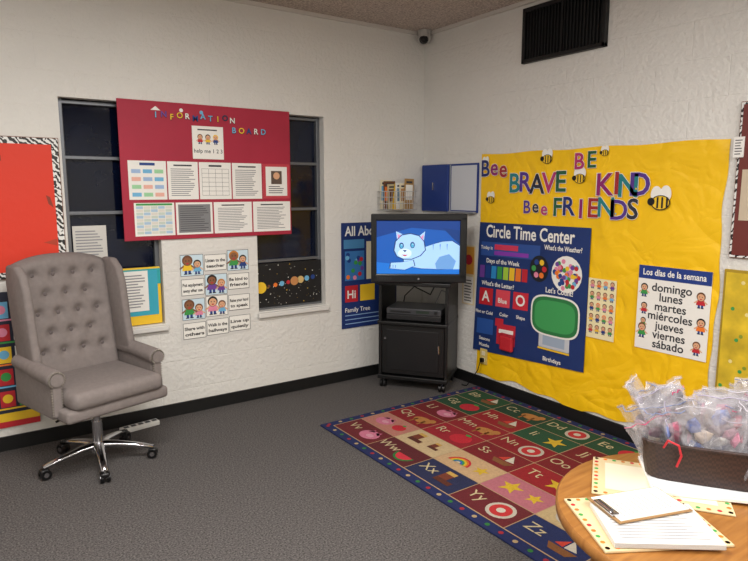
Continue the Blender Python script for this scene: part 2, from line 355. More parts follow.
# security camera
b=Bld();sc=mat('cam_plastic','b9b6b2',.4);b.cyl((-.07,-.075,2.739),(-.07,-.075,2.72),.055,sc,n=24);b.cyl((-.07,-.075,2.72),(-.07,-.075,2.685),.05,sc,r2=.058,n=24)
b.sph((-.07,-.075,2.685),.055,sc,n=20);b.sph((-.085,-.09,2.672),.04,mat('dome_glass','18181c',.1),n=16);b.sph((-.10,-.105,2.665),.028,BLACKPL,n=12)
b.build('dome_security_camera')

# ------------------------------------------------------------ right wall decor
b=Bld(WB);bk=mat('vent_black','0b0b0c',.5);b.box((1.05,2.335,.001),(1.69,2.685,.006),bk)
for a in ((1.05,2.335,1.69,2.36),(1.05,2.66,1.69,2.685),(1.05,2.335,1.075,2.685),(1.665,2.335,1.69,2.685)): b.box((a[0],a[1],.005),(a[2],a[3],.03),bk,.003)
for k in range(24):
    x=1.09+k*.0245;b.box((x,2.36,.006),(x+.006,2.66,.022),mat('vent_fin','0c0c0e',.7))
b.box((1.365,2.36,.01),(1.375,2.66,.026),bk)
b.build('wall_air_vent')

b=Bld(WB);bl=C('163682',.5);b.box((.02,1.33,.002),(.655,1.70,.012),bl,.003)
b.rect(.36,1.345,.64,1.685,.0135,mat('whiteboard','ccd0d8',.2));b.box((.02,1.33,.012),(.34,1.70,.035),bl,.006);b.box((.345,1.335,.012),(.352,1.695,.02),C('9aa0a8'))
b.box((.36,1.325,.012),(.64,1.338,.045),C('8c9098'),.003);b.box((.17,1.5,.035),(.18,1.56,.05),CHROME)
b.build('blue_whiteboard_cabinet')

# yellow paper backing
yp=yellowpaper()
b=Bld(WB);n1,n2=120,104;vs=[];fs=[]
def crease(u,v):
    h=0
    for k,(a,f,s) in enumerate(((.9,3.1,1),(2.2,4.3,5),(-.6,5.2,9))):
        p=u*math.cos(a)*f+v*math.sin(a)*f
        h+=abs(noise.noise(Vector((p,(u-v)*.8,s))))
    return h
for i in range(n1+1):
    for j in range(n2+1):
        t=i/n1;u=.68+(2.43-.68)*t
        vb=.112+.016*math.sin(u*7)+.012*math.sin(u*19)-.012*math.sin(t*3.1)
        v=vb+(1.757+.004*math.sin(u*12)-vb)*j/n2
        if i==n1: u+=.008*math.sin(v*8)+.004*math.sin(v*21)
        low=1+1.0*max(0,1-j/n2*2.2)
        w=.003+.009*min(1,crease(u,v)*.75)*low*.55
        vs.append((u,v,min(.0108,max(.002,w))))
for i in range(n1):
    for j in range(n2):
        a=i*(n2+1)+j;fs.append((a,a+n2+1,a+n2+2,a+1))
b.add(vs,fs,yp,True);b.build('yellow_backing_paper')

lw=.014
def bee(b,u,v,s):
    b.disc(u-.25*s,v+.42*s,.3*s,lw,WHITE,rv=.42*s);b.disc(u+.25*s,v+.45*s,.3*s,lw+.0003,WHITE,rv=.42*s)
    b.disc(u,v,.52*s,lw+.0008,BLK,rv=.38*s);b.disc(u,v,.46*s,lw+.0012,YEL,rv=.33*s)
    for d in (-.2,.05,.3): b.rect(u+d*s,v-.28*s,u+(d+.1)*s,v+.28*s,lw+.0016,BLK)
    b.disc(u-.5*s,v+.05*s,.2*s,lw+.0018,BLK)
lc=[C('1d2a6c'),C('8c1f6a'),C('a2262c'),C('1f7d84'),C('54318c'),C('2a2a3a'),C('b0306c'),C('1f5c3c')]
b=Bld(WB);kk=[0]
def word(t,u0,u1,v,size,wob=.008):
    n=len(t)
    for i,ch in enumerate(t):
        x=u0+(u1-u0)*(i+.5)/n;y=v+wob*math.sin(i*2.1)
        m=lc[(kk[0]*3+i)%8];b.text(ch,x,y,size,lw+.0022,WHITE,.035);b.text(ch,x,y,size,lw+.003,m,.018)
        if ch in 'BRADK': b.disc(x-size*.12,y+size*.2,size*.03,lw+.0036,[YEL,PINK,SKY][i%3],n=8)
    kk[0]+=1
word('Bee',.69,.95,1.60,.165);word('BRAVE',.97,1.46,1.485,.185);word('BE',1.50,1.68,1.63,.14);word('KIND',1.70,2.00,1.47,.185)
word('Bee',1.10,1.32,1.345,.12);word('FRIENDS',1.35,1.97,1.335,.165)
for u,v,s in ((1.29,1.70,.08),(1.55,1.57,.08),(2.09,1.43,.11),(.79,1.43,.07),(1.72,1.72,.05),(.73,1.69,.06)): bee(b,u,v,s)
b.build('bee_kind_lettering')

# circle time chart
b=Bld(WB);cb=mat('circle_chart_fabric','16316c',.6,var=.08,vscale=4,bump=.25,bscale=8)
q=[(.645,.285),(1.65,.345),(1.655,1.268),(.69,1.264)]
b.poly(q,.016,cb);b.poly([(p[0]+.0,p[1]) for p in q],.0145,C('16305f'))
def P(a,c):
    t=Vector(q[3]).lerp(Vector(q[2]),a);o=Vector(q[0]).lerp(Vector(q[1]),a);r=t.lerp(o,c);return r.x,r.y
def pr(a0,c0,a1,c1,m,w=.017): b.poly([P(a0,c1),P(a1,c1),P(a1,c0),P(a0,c0)],w,m)
def pt(t,a,c,size,m=WHITE,width=None,bold=.02): x,y=P(a,c);b.text(t,x,y,size,.019,m,bold,width)
pt('Circle Time Center',.48,.11,.125,width=.78)
pr(.03,.145,.60,.25,C('2c5098'));pr(.17,.16,.40,.2,C('d63a5a'),.018);pr(.17,.21,.5,.24,C('8a3ab0'),.018);pt('Today is',.09,.2,.035);pt("What's the Weather?",.79,.17,.045,width=.3)
pt('Days of the Week',.26,.305,.045,width=.32)
for k,m in enumerate([PUR,NAVY,C('2f8fd0'),GRN,C('a8d040'),YEL,ORG,RED]): pr(.03+k*.06,.325,.08+k*.06,.42,m,.018)
x,y=P(.60,.31);b.disc(x,y,.08,.018,C('141820'),rv=.09)
for k in range(6): 
    a=k*1.047;b.disc(x+.045*math.cos(a),y+.05*math.sin(a),.02,.019,COLS[k],n=10)
x,y=P(.83,.33);b.disc(x,y,.12,.018,WHITE,rv=.12)
for k in range(60):
    a=random.random()*6.28;r=.10*math.sqrt(random.random());b.disc(x+r*math.cos(a),y+r*math.sin(a),.016,.0185+k*.00003,random.choice(COLS),n=8)
pt("What's the Letter?",.22,.48,.045,width=.32)
for k,(t,m) in enumerate((('A',RED),('Blue',C('e04a5a')),('O',C('d02a3a')))):
    pr(.04+k*.17,.50,.18+k*.17,.63,m,.018);pt(t,.11+k*.17,.60,.11 if k!=1 else .05)
pt('Hot or Cold',.10,.70,.035);pt('Color',.30,.70,.035);pt('Shape',.46,.70,.035)
pr(.03,.74,.20,.86,C('2a56a4'),.018);pt("Let's Count!",.78,.475,.05,width=.22)
x,y=P(.755,.64)
def sq(ru,rv,w,m,ex=.55): b.poly([(x+ru*math.copysign(abs(math.cos(t))**ex,math.cos(t)),y+rv*math.copysign(abs(math.sin(t))**ex,math.sin(t))) for t in [2*math.pi*i/40 for i in range(40)]],w,m)
b.box((x-.125,y-.225,.016),(x+.125,y-.10,.021),C('c8ccd2'),.004);b.box((x-.09,y-.205,.0211),(x+.09,y-.10,.0215),C('9fb0c4'))
b.rect(x-.13,y-.238,x+.13,y-.226,.0215,YEL)
sq(.20,.14,.0225,WHITE);sq(.188,.128,.023,C('2a7a42'));sq(.165,.105,.0235,C('3fa058'))
pr(.24,.76,.42,.92,C('c8283a'),.0185);pr(.26,.80,.40,.83,WHITE,.019);pr(.22,.72,.30,.78,C('c8283a'),.0188);pt('Seasons',.12,.91,.035);pt('Months',.12,.96,.035);pt('Birthdays',.75,.975,.04)
b.build('circle_time_wall_chart')
b=Bld(WB);L=Matrix.Translation((1.01,.40,.025));b.box((-.06,-.05,0),(.06,.06,.03),RED,.012,L=L);b.box((-.065,.045,-.002),(.065,.075,.025),C('a81c2c'),.01,L=L);b.build('red_chart_pouch')

b=Bld(WB);b.box((1.655,.585,.012),(1.85,.96,.014),C('f0e6b8'))
for r in range(5):
    for c in range(4): kid(b,1.685+c*.046,.62+r*.07,.055,COLS[(r+c)%8],[BRN,BLK,ORG][(r*c)%3],.015)
b.build('people_chart_sheet')
b=Bld(WB);b.box((1.99,.59,.012),(2.405,1.075,.0145),WHITE);b.rect(1.99,1.0,2.405,1.075,.0152,C('1a3884'));b.text('Los días de la semana',2.197,1.022,.05,.0158,WHITE,.02,width=.36)
for k,t in enumerate(['domingo','lunes','martes','miércoles','jueves','viernes','sábado']): b.text(t,2.19,.935-k*.054,.066,.0155,C('22242c'),.015)
for u,v,s in ((2.03,.90,.08),(2.355,.88,.09),(2.035,.80,.07),(2.365,.74,.09),(2.03,.66,.09),(2.35,.62,.08),(2.035,.72,.06)): kid(b,u,v,s,random.choice([RED,ORG,GRN,SKY]),random.choice([BRN,BLK]),.0155)
b.build('spanish_weekdays_poster')

b=Bld(WB);b.box((.50,.62,.002),(.635,1.08,.005),C('e9d9b0'));b.rect(.51,.86,.625,1.07,.006,C('e6a53c'));b.rect(.515,.63,.62,.84,.006,WHITE);b.disc(.567,.97,.04,.0065,RED);b.lines(.525,.64,.61,.82,8,.0065,INK);b.build('flyer_strip')
b=Bld(WB);b.box((.725,.19,.012),(.80,.31,.018),C('d8c070'),.003)
for z in (.225,.275): b.box((.745,z-.016,.018),(.78,z+.016,.021),CREAM,.002)
b.box((.748,.21,.02),(.777,.24,.045),BLACKPL,.004);b.tube([(.76,.22,.045),(.75,.15,.06),(.70,.06,.08),(.66,.006,.09),(.62,.006,.10)],.004,BLACKPL)
b.build('wall_outlet_with_plug')

# right edge bulletin boards
b=Bld(WB);b.box((2.462,.45,.002),(3.7,1.10,.016),C('a88c20'),.003);b.box((2.475,.465,.016),(3.68,1.085,.019),mat('yellow_green_paper','d8b828',.6,var=.25,vscale=10))
for k in range(16): b.disc(2.49+(k%3)*.03+k*.01,.49+(k*.137)%.57,.010,.0195+k*.0001,[GRN,C('e8d890'),C('8a9a30')][k%3],n=9)
b.build('yellow_bulletin_board')
b=zeb_board('x',WB,2.475,1.16,3.7,1.93,C('6c2a24'),.015);b.rect(2.51,1.35,2.6,1.6,.021,C('c8b8a0'));b.build('maroon_bulletin_board')
b=Bld(WB);b.box((2.46,1.66,.022),(2.51,1.76,.026),PAPER);b.lines(2.467,1.67,2.502,1.75,6,.0265,INK);b.build('small_note_card')

# ------------------------------------------------------------ rug
RX0,RX1,RY0=-1.42,-.035,-.72;rows=5;cols=6;bd=.065;tw=(RX1-RX0-2*bd)/cols;th=.365
RY1=RY0-2*bd-rows*th
RM=frame((0,0,0),(0,-1,0),(1,0,0))
b=Bld(RM)
def rc(h): 
    c=[int(h[i:i+2],16)/255 for i in (0,2,4)];k=.80;g=sum(c)/3
    c=[max(0,min(1,g+(x-g)*1.15))*k for x in c]
    h2=''.join('%02x'%int(x*255) for x in c)
    return mat('rug_'+h,h2,.95,var=.12,vscale=90,bump=.3,bscale=200)
rn=rc('16245a')
b.box((-RY0,RX0,.0005),(-RY1,RX1,.011),rn,.003)
sepm=rc('c9a985')
b.rect(-RY0+bd-.004,RX0+bd-.004,-RY1-bd+.004,RX1-bd+.004,.0116,sepm)
pal=[['6e1a24','5c1620','20264e','6a1a24','1c2a5c'],['c98a7c','dcc49c','dab890','c47a86','d8c094'],['8c1420','a01c2c','7e1420','9a1824','8c1420'],
     ['74101a','961c28','8c1422','7a101c','961c28'],['1f4a2e','9a1a24','205034','74101a','1c4a2a'],['1f4f30','17402a','1c4a2c','1f4a2e','7d1722']]
lets=[['Vv','Ww','Xx','Yy','Zz'],['','','','',''],['Qq','Rr','Ss','Tt','Uu'],['Ll','Mm','Nn','Oo','Pp'],['Gg','Hh','Ii','Jj','Kk'],['Bb','Cc','Dd','Ee','Ff']]
def icon(k,u,v,s,w):
    k%=9
    if k==0: b.disc(u,v,s,w,rc('2f7a3a'),a0=180,a1=360,rv=s);b.disc(u,v,s*.8,w+.0003,rc('d8394a'),a0=180,a1=360,rv=s*.8)
    if k==1:
        for i,c in enumerate(['c8283a','e8862a','e6cc3c','3c9a5a','3a68c0']): b.disc(u,v-s*.5,s*(1.1-.17*i),w+.0003*i,rc(c),a0=0,a1=180)
        b.disc(u,v-s*.5,s*.25,w+.0018,rc('e2d2b0'),a0=0,a1=180)
    if k==2: b.poly([(u+s*(1 if i%2==0 else .42)*math.cos(i*.628+1.57),v+s*(1 if i%2==0 else .42)*math.sin(i*.628+1.57)) for i in range(10)],w,rc('e3bf3a'))
    if k==3: b.disc(u,v,s,w,rc('d8d0c0'));b.disc(u,v,s*.75,w+.0003,rc('c8383a'));b.disc(u,v,s*.3,w+.0006,rc('e8e0d0'))
    if k==4: b.disc(u,v,s,w,rc('e08aa4'),rv=s*.8);b.disc(u+s*.2,v-s*.1,s*.4,w+.0003,rc('f0b0c0'),rv=s*.28);b.poly([(u-s*.7,v+s*.3),(u-s*.4,v+s),(u-s*.1,v+s*.6)],w,rc('d0708c'));b.poly([(u+s*.7,v+s*.3),(u+s*.5,v+s),(u+s*.1,v+s*.6)],w,rc('d0708c'))
    if k==5: b.rect(u-s,v-s*.3,u-s*.1,v+s,w,rc('7a3a24'));b.rect(u-s,v-s*.7,u+s*.6,v-s*.2,w+.0003,rc('5a2818'));b.rect(u-s,v+s*.6,u-s*.1,v+s,w+.0003,rc('d8b060'))
    if k==6: b.disc(u,v,s,w,rc('c68a4c'),rv=s*.6);b.disc(u+s*.8,v+s*.4,s*.4,w+.0003,rc('c68a4c'));b.rect(u-s*.7,v-s,u-s*.5,v,w,rc('a86e38'));b.rect(u+s*.3,v-s,u+s*.5,v,w,rc('a86e38'))
    if k==7: b.disc(u,v,s,w,rc('c8283a'),rv=s*.85);b.disc(u,v+s*.9,s*.3,w+.0003,rc('4a9a4a'),rv=s*.18)
    if k==8: b.poly([(u-s,v-s*.2),(u+s,v-s*.2),(u+s*.6,v-s*.8),(u-s*.6,v-s*.8)],w,rc('8a5a34'));b.poly([(u,v-s*.1),(u,v+s),(u+s*.8,v)],w,rc('e8e0d0'));b.poly([(u-s*.1,v-s*.1),(u-s*.1,v+s*.8),(u-s*.7,v)],w,rc('d84a3a'))
tg=.0028
ics=[[4,0,5,3,8],[],[6,7,8,2,4],[4,6,3,7,1],[7,8,2,4,6],[8,6,3,7,1]]
for c in range(cols):
    for r in range(rows):
        u0=-RY0+bd+r*th+tg;u1=u0+th-2*tg;v0=RX0+bd+c*tw+tg;v1=v0+tw-2*tg
        b.rect(u0,v0,u1,v1,.0121,rc(pal[c][r]));cm=rc('e0d0a8')
        t=lets[c][r]
        if t: b.text(t,u0+.085,v0+.08,.10,.0126,cm,.0)
        if t: icon(ics[c][r],u1-.11,v0+.10,.074,.0126)
        else:
            icon([4,5,1,2,3][r],(u0+u1)/2-.06,(v0+v1)/2,.07,.0126)
            icon([7,5,2,2,0][r],(u0+u1)/2+.09,(v0+v1)/2,.05,.0126)
for k in range(24):
    u=-RY0+.05+k*.083
    if u<-RY1-.04:
        for e in (RX0+.03,RX1-.03): b.disc(u,e,.013,.0116,[rc('a8283a'),rc('c9b089'),rc('2f7a3a')][k%3],n=8)
for k in range(16):
    b.disc(-RY0+.03,RX0+.05+k*.085,.013,.0116,[rc('a8283a'),rc('c9b089'),rc('2f7a3a')][k%3],n=8)
b.build('alphabet_rug')

# ------------------------------------------------------------ AV cart
CM=frame((-.345,-.384,0),(.6,-.8,0),(0,0,1))
root=empty('television_cart');cart=mat('cart_black','0a0a0c',.42,bump=.1,bscale=150)
b=Bld(CM);b.box((-.285,.80,-.205),(.285,.83,.215),cart,.006);b.build('top_shelf',root)
b=Bld(CM)
for s_ in (-1,1): b.box((s_*.255-.012,.10,-.195),(s_*.255+.012,.80,.185),cart,.004)
b.box((-.245,.10,-.195),(.245,.50,-.185),cart);b.build('side_panels',root)
b=Bld(CM);b.box((-.27,.50,-.2),(.27,.525,.21),cart,.005);b.build('middle_shelf',root)
b=Bld(CM);b.box((-.27,.075,-.2),(.27,.105,.205),cart,.005);b.build('bottom_shelf',root)
b=Bld(CM);b.box((-.24,.115,.165),(.24,.495,.183),cart,.005);b.box((-.2,.15,.1835),(.2,.46,.187),mat('door_panel','0d0d10',.45),.003);b.cyl((.2,.30,.19),(.2,.36,.19),.007,CHROME,n=10);b.cyl((-.215,.39,.183),(-.215,.39,.19),.008,CHROME);b.build('cabinet_door',root)
b=Bld(CM)
for u in (-.235,.225):
    for w in (-.16,.15):
        b.cyl((u,.078,w),(u,.05,w),.012,CHROME,n=10);b.box((u-.018,.04,w-.012),(u+.018,.062,w+.012),CHROME,.004)
        for d in (-.014,.014): b.cyl((u+d-.008,.0305,w+.01),(u+d+.008,.0305,w+.01),.03,BLACKPL,n=18)
b.build('castor_wheels',root)
b=Bld(CM);b.tube([(-.18,.52,-.15),(-.16,.66,-.17),(-.08,.74,-.16),(.05,.68,-.17),(.1,.79,-.18)],.005,BLACKPL);b.tube([(.1,.62,-.13),(.14,.72,-.16),(.2,.70,-.17),(.22,.6,-.18)],.004,C('8a8a8e'));b.build('cables',root)
b=Bld(CM);silver=mat('player_silver','4d4e52',.35,.5)
b.box((-.21,.534,-.12),(.21,.575,.17),mat('player_dark','1a1a1d',.4),.004);b.box((-.21,.577,-.12),(.21,.622,.165),silver,.004);b.box((-.18,.59,.165),(-.02,.602,.167),BLACKPL);b.rect(.02,.59,.12,.61,.1665,C('1b2a20'));b.cyl((.17,.60,.165),(.17,.60,.172),.013,BLACKPL)
for u in (-.17,.17): b.box((u-.02,.5252,-.08),(u+.02,.535,.1),BLACKPL)
b.build('dvd_player')
# television
TM=frame((-.50,-.567,.831),(.8,-.6,0),(0,0,1));root=empty('television')
b=Bld(TM);bz=mat('tv_bezel','101114',.3)
b.box((-.345,.0,-.06),(.345,.035+.03,0),bz,.008);b.box((-.345,.45,-.06),(.345,.50,0),bz,.008);b.box((-.345,.03,-.06),(-.305,.48,0),bz,.006);b.box((.295,.03,-.06),(.345,.48,0),bz,.006)
b.box((-.33,.02,-.10),(.33,.49,-.02),bz,.01)
for k in range(9): b.box((-.30+k*.012,.02,0),(-.294+k*.012,.045,.001),C('2a2a2e'))
b.cyl((.0,.03,0),(.0,.03,.004),.008,CHROME,n=12);b.build('bezel',root)
b=Bld(TM)
b.box((-.27,.0,-.28),(.27,.42,-.09),bz,.05,3);b.build('rear_housing',root)
b=Bld(TM)
def E(h): return mat('screen_'+h,h,.3,emit=.7)
b.rect(-.305,.065,.295,.45,-.018,E('1352a6'))
b.poly([(-.305,.065),(.295,.065),(.295,.14),(.1,.17),(-.1,.13),(-.305,.15)],-.0175,E('1a6ac4'));b.poly([(-.305,.33),(-.2,.36),(-.05,.40),(.295,.37),(.295,.45),(-.305,.45)],-.0176,E('0a3880'))
b.poly([(.17,.40),(.295,.38),(.295,.28),(.24,.33)],-.0174,E('0a3474'))
cw=E('9cc4ea');cg=E('6494cc');cd=E('1c3a6c')
body=[(-.10,.125),(.02,.105),(.16,.10),(.295,.10),(.295,.27),(.24,.305),(.17,.30),(.10,.28),(.03,.255),(-.06,.23),(-.11,.18)]
b.poly([(x*1.03-.002,y*1.03-.006) if x<.29 else (x,y+.006) for x,y in body],-.0172,cd);b.poly(body,-.017,cw)
b.poly([(.13,.10),(.25,.10),(.27,.16),(.22,.21),(.15,.19),(.12,.14)],-.0168,cg)
def ol(pts,w,m,cx_,cy_):
    b.poly([(cx_+(x-cx_)*1.07,cy_+(y-cy_)*1.07) for x,y in pts],w-.0002,cd);b.poly(pts,w,m)
ol([(-.155,.30),(-.165,.375),(-.10,.345)],-.0165,cw,-.14,.34);ol([(-.005,.335),(.045,.375),(.035,.29)],-.0165,cw,.02,.33)
b.poly([(-.15,.315),(-.155,.355),(-.115,.34)],-.0162,E('c88ab0'));b.poly([(.005,.325),(.036,.355),(.03,.30)],-.0162,E('c88ab0'))
head=[(-.175,.235),(-.165,.30),(-.12,.345),(-.06,.355),(0,.34),(.035,.30),(.045,.24),(.01,.20),(-.05,.175),(-.11,.175),(-.155,.195)]
ol(head,-.016,cw,-.06,.26)
b.disc(-.10,.215,.05,-.0157,E('c4dcf2'),rv=.034)
for x,y in ((-.125,.27),(-.045,.275)): b.disc(x,y,.017,-.0155,cd,rv=.023);b.disc(x,y-.002,.011,-.0153,E('4aa0c8'),rv=.016);b.disc(x+.003,y+.006,.005,-.0151,cw)
b.poly([(-.115,.238),(-.085,.238),(-.10,.222)],-.0153,cd);b.poly([(-.125,.205),(-.075,.205),(-.10,.192)],-.0153,E('b04a60'))
ol([(-.21,.105),(-.10,.095),(-.03,.125),(-.04,.165),(-.12,.15),(-.20,.145)],-.0156,cw,-.12,.125)
for k in range(3): b.rect(-.205+k*.018,.108,-.202+k*.018,.13,-.0153,cd)
for k in range(3): b.poly([(.10+k*.05,.28),(.11+k*.05,.285),(.105+k*.05,.235)],-.0163,cg)
b.build('screen',root)

# ------------------------------------------------------------ wingback office chair
fx,fy=.292,-.956;CX,CY=-2.69,-.47
CH=Matrix(((fy,fx,0,CX),(-fx,fy,0,CY),(0,0,1,0),(0,0,0,1)))
root=empty('wingback_office_chair')
fab=mat('gray_linen','827976',.9,var=.07,vscale=40,bump=.5,bscale=260);fabd=mat('gray_linen_dark','6a6160',.9,bump=.5,bscale=260)
nail=mat('nailhead','a09a90',.3,.9)
b=Bld(CH);b.box((-.25,-.22,.415),(.25,.295,.51),fab,.04,5);b.build('seat_cushion',root)
b=Bld(CH);b.box((-.28,-.24,.36),(.28,.275,.425),fab,.018,3);b.build('seat_frame',root)
def back_y(z): return -.215-.16*(z-.46)
b=Bld(CH);n1,n2=56,64;W=.258;z0,z1=.46,1.15
btn=[]
rowz=[.62,.725,.83,.935,1.04]
for k,z in enumerate(rowz):
    xs=[-.165,-.055,.055,.165] if k%2==0 else [-.11,0,.11]
    for x in xs: btn.append((x,z))
def top(x): return z1-.05*(abs(x)/W)**2.5
fv=[];bv=[]
for i in range(n1+1):
    x=-W+2*W*i/n1
    for j in range(n2+1):
        t=j/n2;z=z0+(top(x)-z0)*t
        e=min(1,(W-abs(x))/.05);g=min(1,(1-t)*(z1-z0)/.05);ee=math.sqrt(max(0,1-(1-e)**2))*math.sqrt(max(0,1-(1-g)**2))
        d=.07*ee
        for (bx,bz_) in btn:
            r2=(x-bx)**2+(z-bz_)**2;d-=.032*math.exp(-r2/.0007)+.006*math.exp(-r2/.004)
        fv.append((x,back_y(z)+max(-.01,d),z));bv.append((x,back_y(z)-.06*ee-.005,z))
fs=[]
for i in range(n1):
    for j in range(n2):
        a=i*(n2+1)+j;fs.append((a,a+1,a+n2+2,a+n2+1))
b.add(fv,fs,fab,True);b.add(bv,[f[::-1] for f in fs],fab,True)
for bx,bz_ in btn: b.sph((bx,back_y(bz_)+.036,bz_),.011,fabd,sc=(1,.6,1),n=10)
for k,(x,z) in enumerate(btn):
    for (x2,z2) in btn:
        if .05<abs(x-x2)<.06 and .1<z2-z<.11: b.cyl((x,back_y(z)+.034,z),(x2,back_y(z2)+.034,z2),.0035,fabd,n=5)
b.build('tufted_back',root)
for s_,nm in ((-1,'wing_1'),(1,'wing_2')):
    b=Bld(CH);prof=[(-.24,.56),(-.04,.56),(-.04,.64),(-.065,.74),(-.08,.86),(-.10,.98),(-.13,1.06),(-.19,1.11),(-.30,1.11),(-.32,1.02),(-.29,.8)]
    x0=s_*.238;x1=s_*.283;b.prism(prof,min(x0,x1),max(x0,x1),fab,.017,seg=3,smooth=True);b.build(nm,root)
for s_,nm in ((-1,'arm_1'),(1,'arm_2')):
    b=Bld(CH);a=s_*.252;c=s_*.302
    b.prism([(-.25,.37),(.17,.37),(.17,.50),(.155,.56),(-.25,.585)],min(a,c),max(a,c),fab,.015,seg=3,smooth=True)
    cx=s_*.277;fyy=.175
    b.cyl((cx,-.24,.60),(cx,fyy,.575),.038,fab,r2=.045,n=28);b.sph((cx,fyy,.575),.045,fab,sc=(1,.3,1),n=20)
    b.cyl((cx,fyy+.007,.575),(cx,fyy+.018,.575),.033,fab,n=24);b.box((cx-.022,fyy-.01,.385),(cx+.022,fyy+.01,.545),fab,.006)
    for k in range(20):
        t=math.radians(-50+k*280/19);b.sph((cx+.038*math.cos(t),fyy+.014,.575+.038*math.sin(t)),.0048,nail,n=6)
    for k in range(11):
        for d in (-.024,.024): b.sph((cx+d,fyy+.004,.395+k*.0133),.0045,nail,n=6)
    b.build(nm,root)
b=Bld(CH);b.box((-.1,-.1,.325),(.1,.1,.362),BLACKPL,.008);b.cyl((0,0,.10),(0,0,.24),.028,CHROME);b.cyl((0,0,.22),(0,0,.33),.018,CHROME);b.cyl((.08,.02,.335),(.24,.06,.32),.006,BLACKPL);b.cyl((0,0,.07),(0,0,.125),.042,CHROME,r2=.032,n=24)
b.build('gas_lift_column',root)
b=Bld(Matrix.Translation((CX,CY,0)));w=Bld(Matrix.Translation((CX,CY,0)))
for k in range(5):
    a=math.radians(193+72*k);L=Matrix.Rotation(a,4,'Z')
    pts=[(0,.105,.034,.022),(.10,.10,.027,.018),(.20,.085,.022,.014),(.29,.065,.018,.010)]
    vs=[]
    for x,z,hw,hh in pts:
        for q_ in range(8): t=q_*math.pi/4;vs.append((x,hw*math.cos(t),z+hh*math.sin(t)))
    fs=[(i*8+q_,i*8+(q_+1)%8,(i+1)*8+(q_+1)%8,(i+1)*8+q_) for i in range(3) for q_ in range(8)]+[tuple(range(24,32))]
    b.add(vs,fs,CHROME,True,L);b.cyl((.283,0,.075),(.283,0,.045),.009,CHROME,n=10,L=L)
    w.box((.262,-.024,.028),(.308,.024,.058),BLACKPL,.01,3,L=L)
    for d in (-.016,.016): w.cyl((.283,d-.008,.0275),(.283,d+.008,.0275),.027,BLACKPL,n=20,L=L);w.cyl((.283,d-.009,.0275),(.283,d+.009,.0275),.013,CHROME,n=12,L=L)
b.build('five_star_base',root);w.build('castors',root)

b=Bld(Matrix.Translation((-2.38,-.10,0))@Matrix.Rotation(.15,4,'Z'));b.box((-.12,-.03,.0005),(.12,.03,.03),C('dcdcd8'),.006)
for k in range(5): b.box((-.10+k*.045,-.014,.03),(-.07+k*.045,.014,.0315),INK)
b.tube([(-.12,0,.02),(-.2,.0,.008),(-.3,.02,.006)],.005,WHITE);b.build('power_strip')

# ------------------------------------------------------------ round table and things on it
TZ=.55;TX,TY,TR=-1.49,-3.185,.445;root=empty('round_wooden_table');wood=woodmat()
b=Bld(Matrix.Translation((TX,TY,0)))
def ring(b,r,z0,z1,m,n=64,bev=.006):
    prof=[(0,z0),(r-bev,z0),(r,z0+bev),(r,z1-bev),(r-bev,z1),(0,z1)];vs=[];fs=[]
    for k in range(n):
        t=2*math.pi*k/n
        for p,z in prof[1:5]: vs.append((p*math.cos(t),p*math.sin(t),z))
    for k in range(n):
        a=k*4;c=((k+1)%n)*4
        for j in range(3): fs.append((a+j,c+j,c+j+1,a+j+1))
    b.add(vs,fs,m,True);b.add(vs,[tuple(k*4 for k in range(n))[::-1],tuple(k*4+3 for k in range(n))],m)
ring(b,TR,TZ-.035,TZ,wood);b.build('tabletop',root)
b=Bld(Matrix.Translation((TX,TY,0)))
for k in range(4):
    a=math.radians(45+90*k);x,y=.3*math.cos(a),.3*math.sin(a)
    b.cyl((x,y,TZ-.033),(x*1.1,y*1.1,.0005),.03,wood,r2=.02,n=16)
for k in range(4):
    a=math.radians(45+90*k);c=a+math.pi/2;b.cyl((.3*math.cos(a),.3*math.sin(a),TZ-.07),(.3*math.cos(c),.3*math.sin(c),TZ-.07),.022,wood,n=8)
b.build('table_legs',root)
def dotted(b,hx,hy,z0,z1):
    b.box((-hx,-hy,z0),(hx,hy,z1),C('d8c49a'),.002)
    n=int(hx*2/.03)
    for k in range(n+1):
        for s_ in (-1,1): b.disc(-hx+.012+k*(2*hx-.024)/n,s_*(hy-.012),.007,z1+.0006,[RED,ORG,GRN,C('c8702a')][k%4],n=8)
    n=int(hy*2/.03)
    for k in range(n+1):
        for s_ in (-1,1): b.disc(s_*(hx-.012),-hy+.012+k*(2*hy-.024)/n,.007,z1+.0006,[RED,ORG,GRN,C('c8702a')][k%4],n=8)
a=math.atan2(-.82,.57)
b=Bld(Matrix.Translation((-1.445,-2.985,TZ+.001))@Matrix.Rotation(a,4,'Z'));dotted(b,.20,.14,0,.006);b.rect(-.16,-.10,.16,.10,.007,C('e6dcc4'));b.build('dotted_folder')
b=Bld(Matrix.Translation((-1.32,-3.06,TZ+.009))@Matrix.Rotation(a+.12,4,'Z'));b.box((-.17,-.13,0),(.17,.13,.012),PAPER,.002);b.box((-.165,-.125,.012),(.16,.125,.019),C('dfe3e6'),.002);b.build('paper_stack')
BZ=TZ+.029
BM=Matrix.Translation((-1.285,-3.04,BZ))@Matrix.Rotation(a,4,'Z')
binroot=empty('bin_of_zip_bags')
b=Bld(BM);lea=wovenmat()
hx,hy,hh=.175,.12,.125
def taper(z): return 1+.14*z/hh
def shell(k,off):
    vs=[]
    for z in (0,hh):
        t=taper(z)
        for q_ in range(24):
            an=2*math.pi*q_/24;cx_=math.copysign(abs(math.cos(an))**.35,math.cos(an));sy_=math.copysign(abs(math.sin(an))**.35,math.sin(an))
            vs.append(((hx*t-off)*cx_,(hy*t-off)*sy_,z+(off if z==0 else 0)))
    return vs
o_=shell(0,0);i_=shell(0,.008);n=24
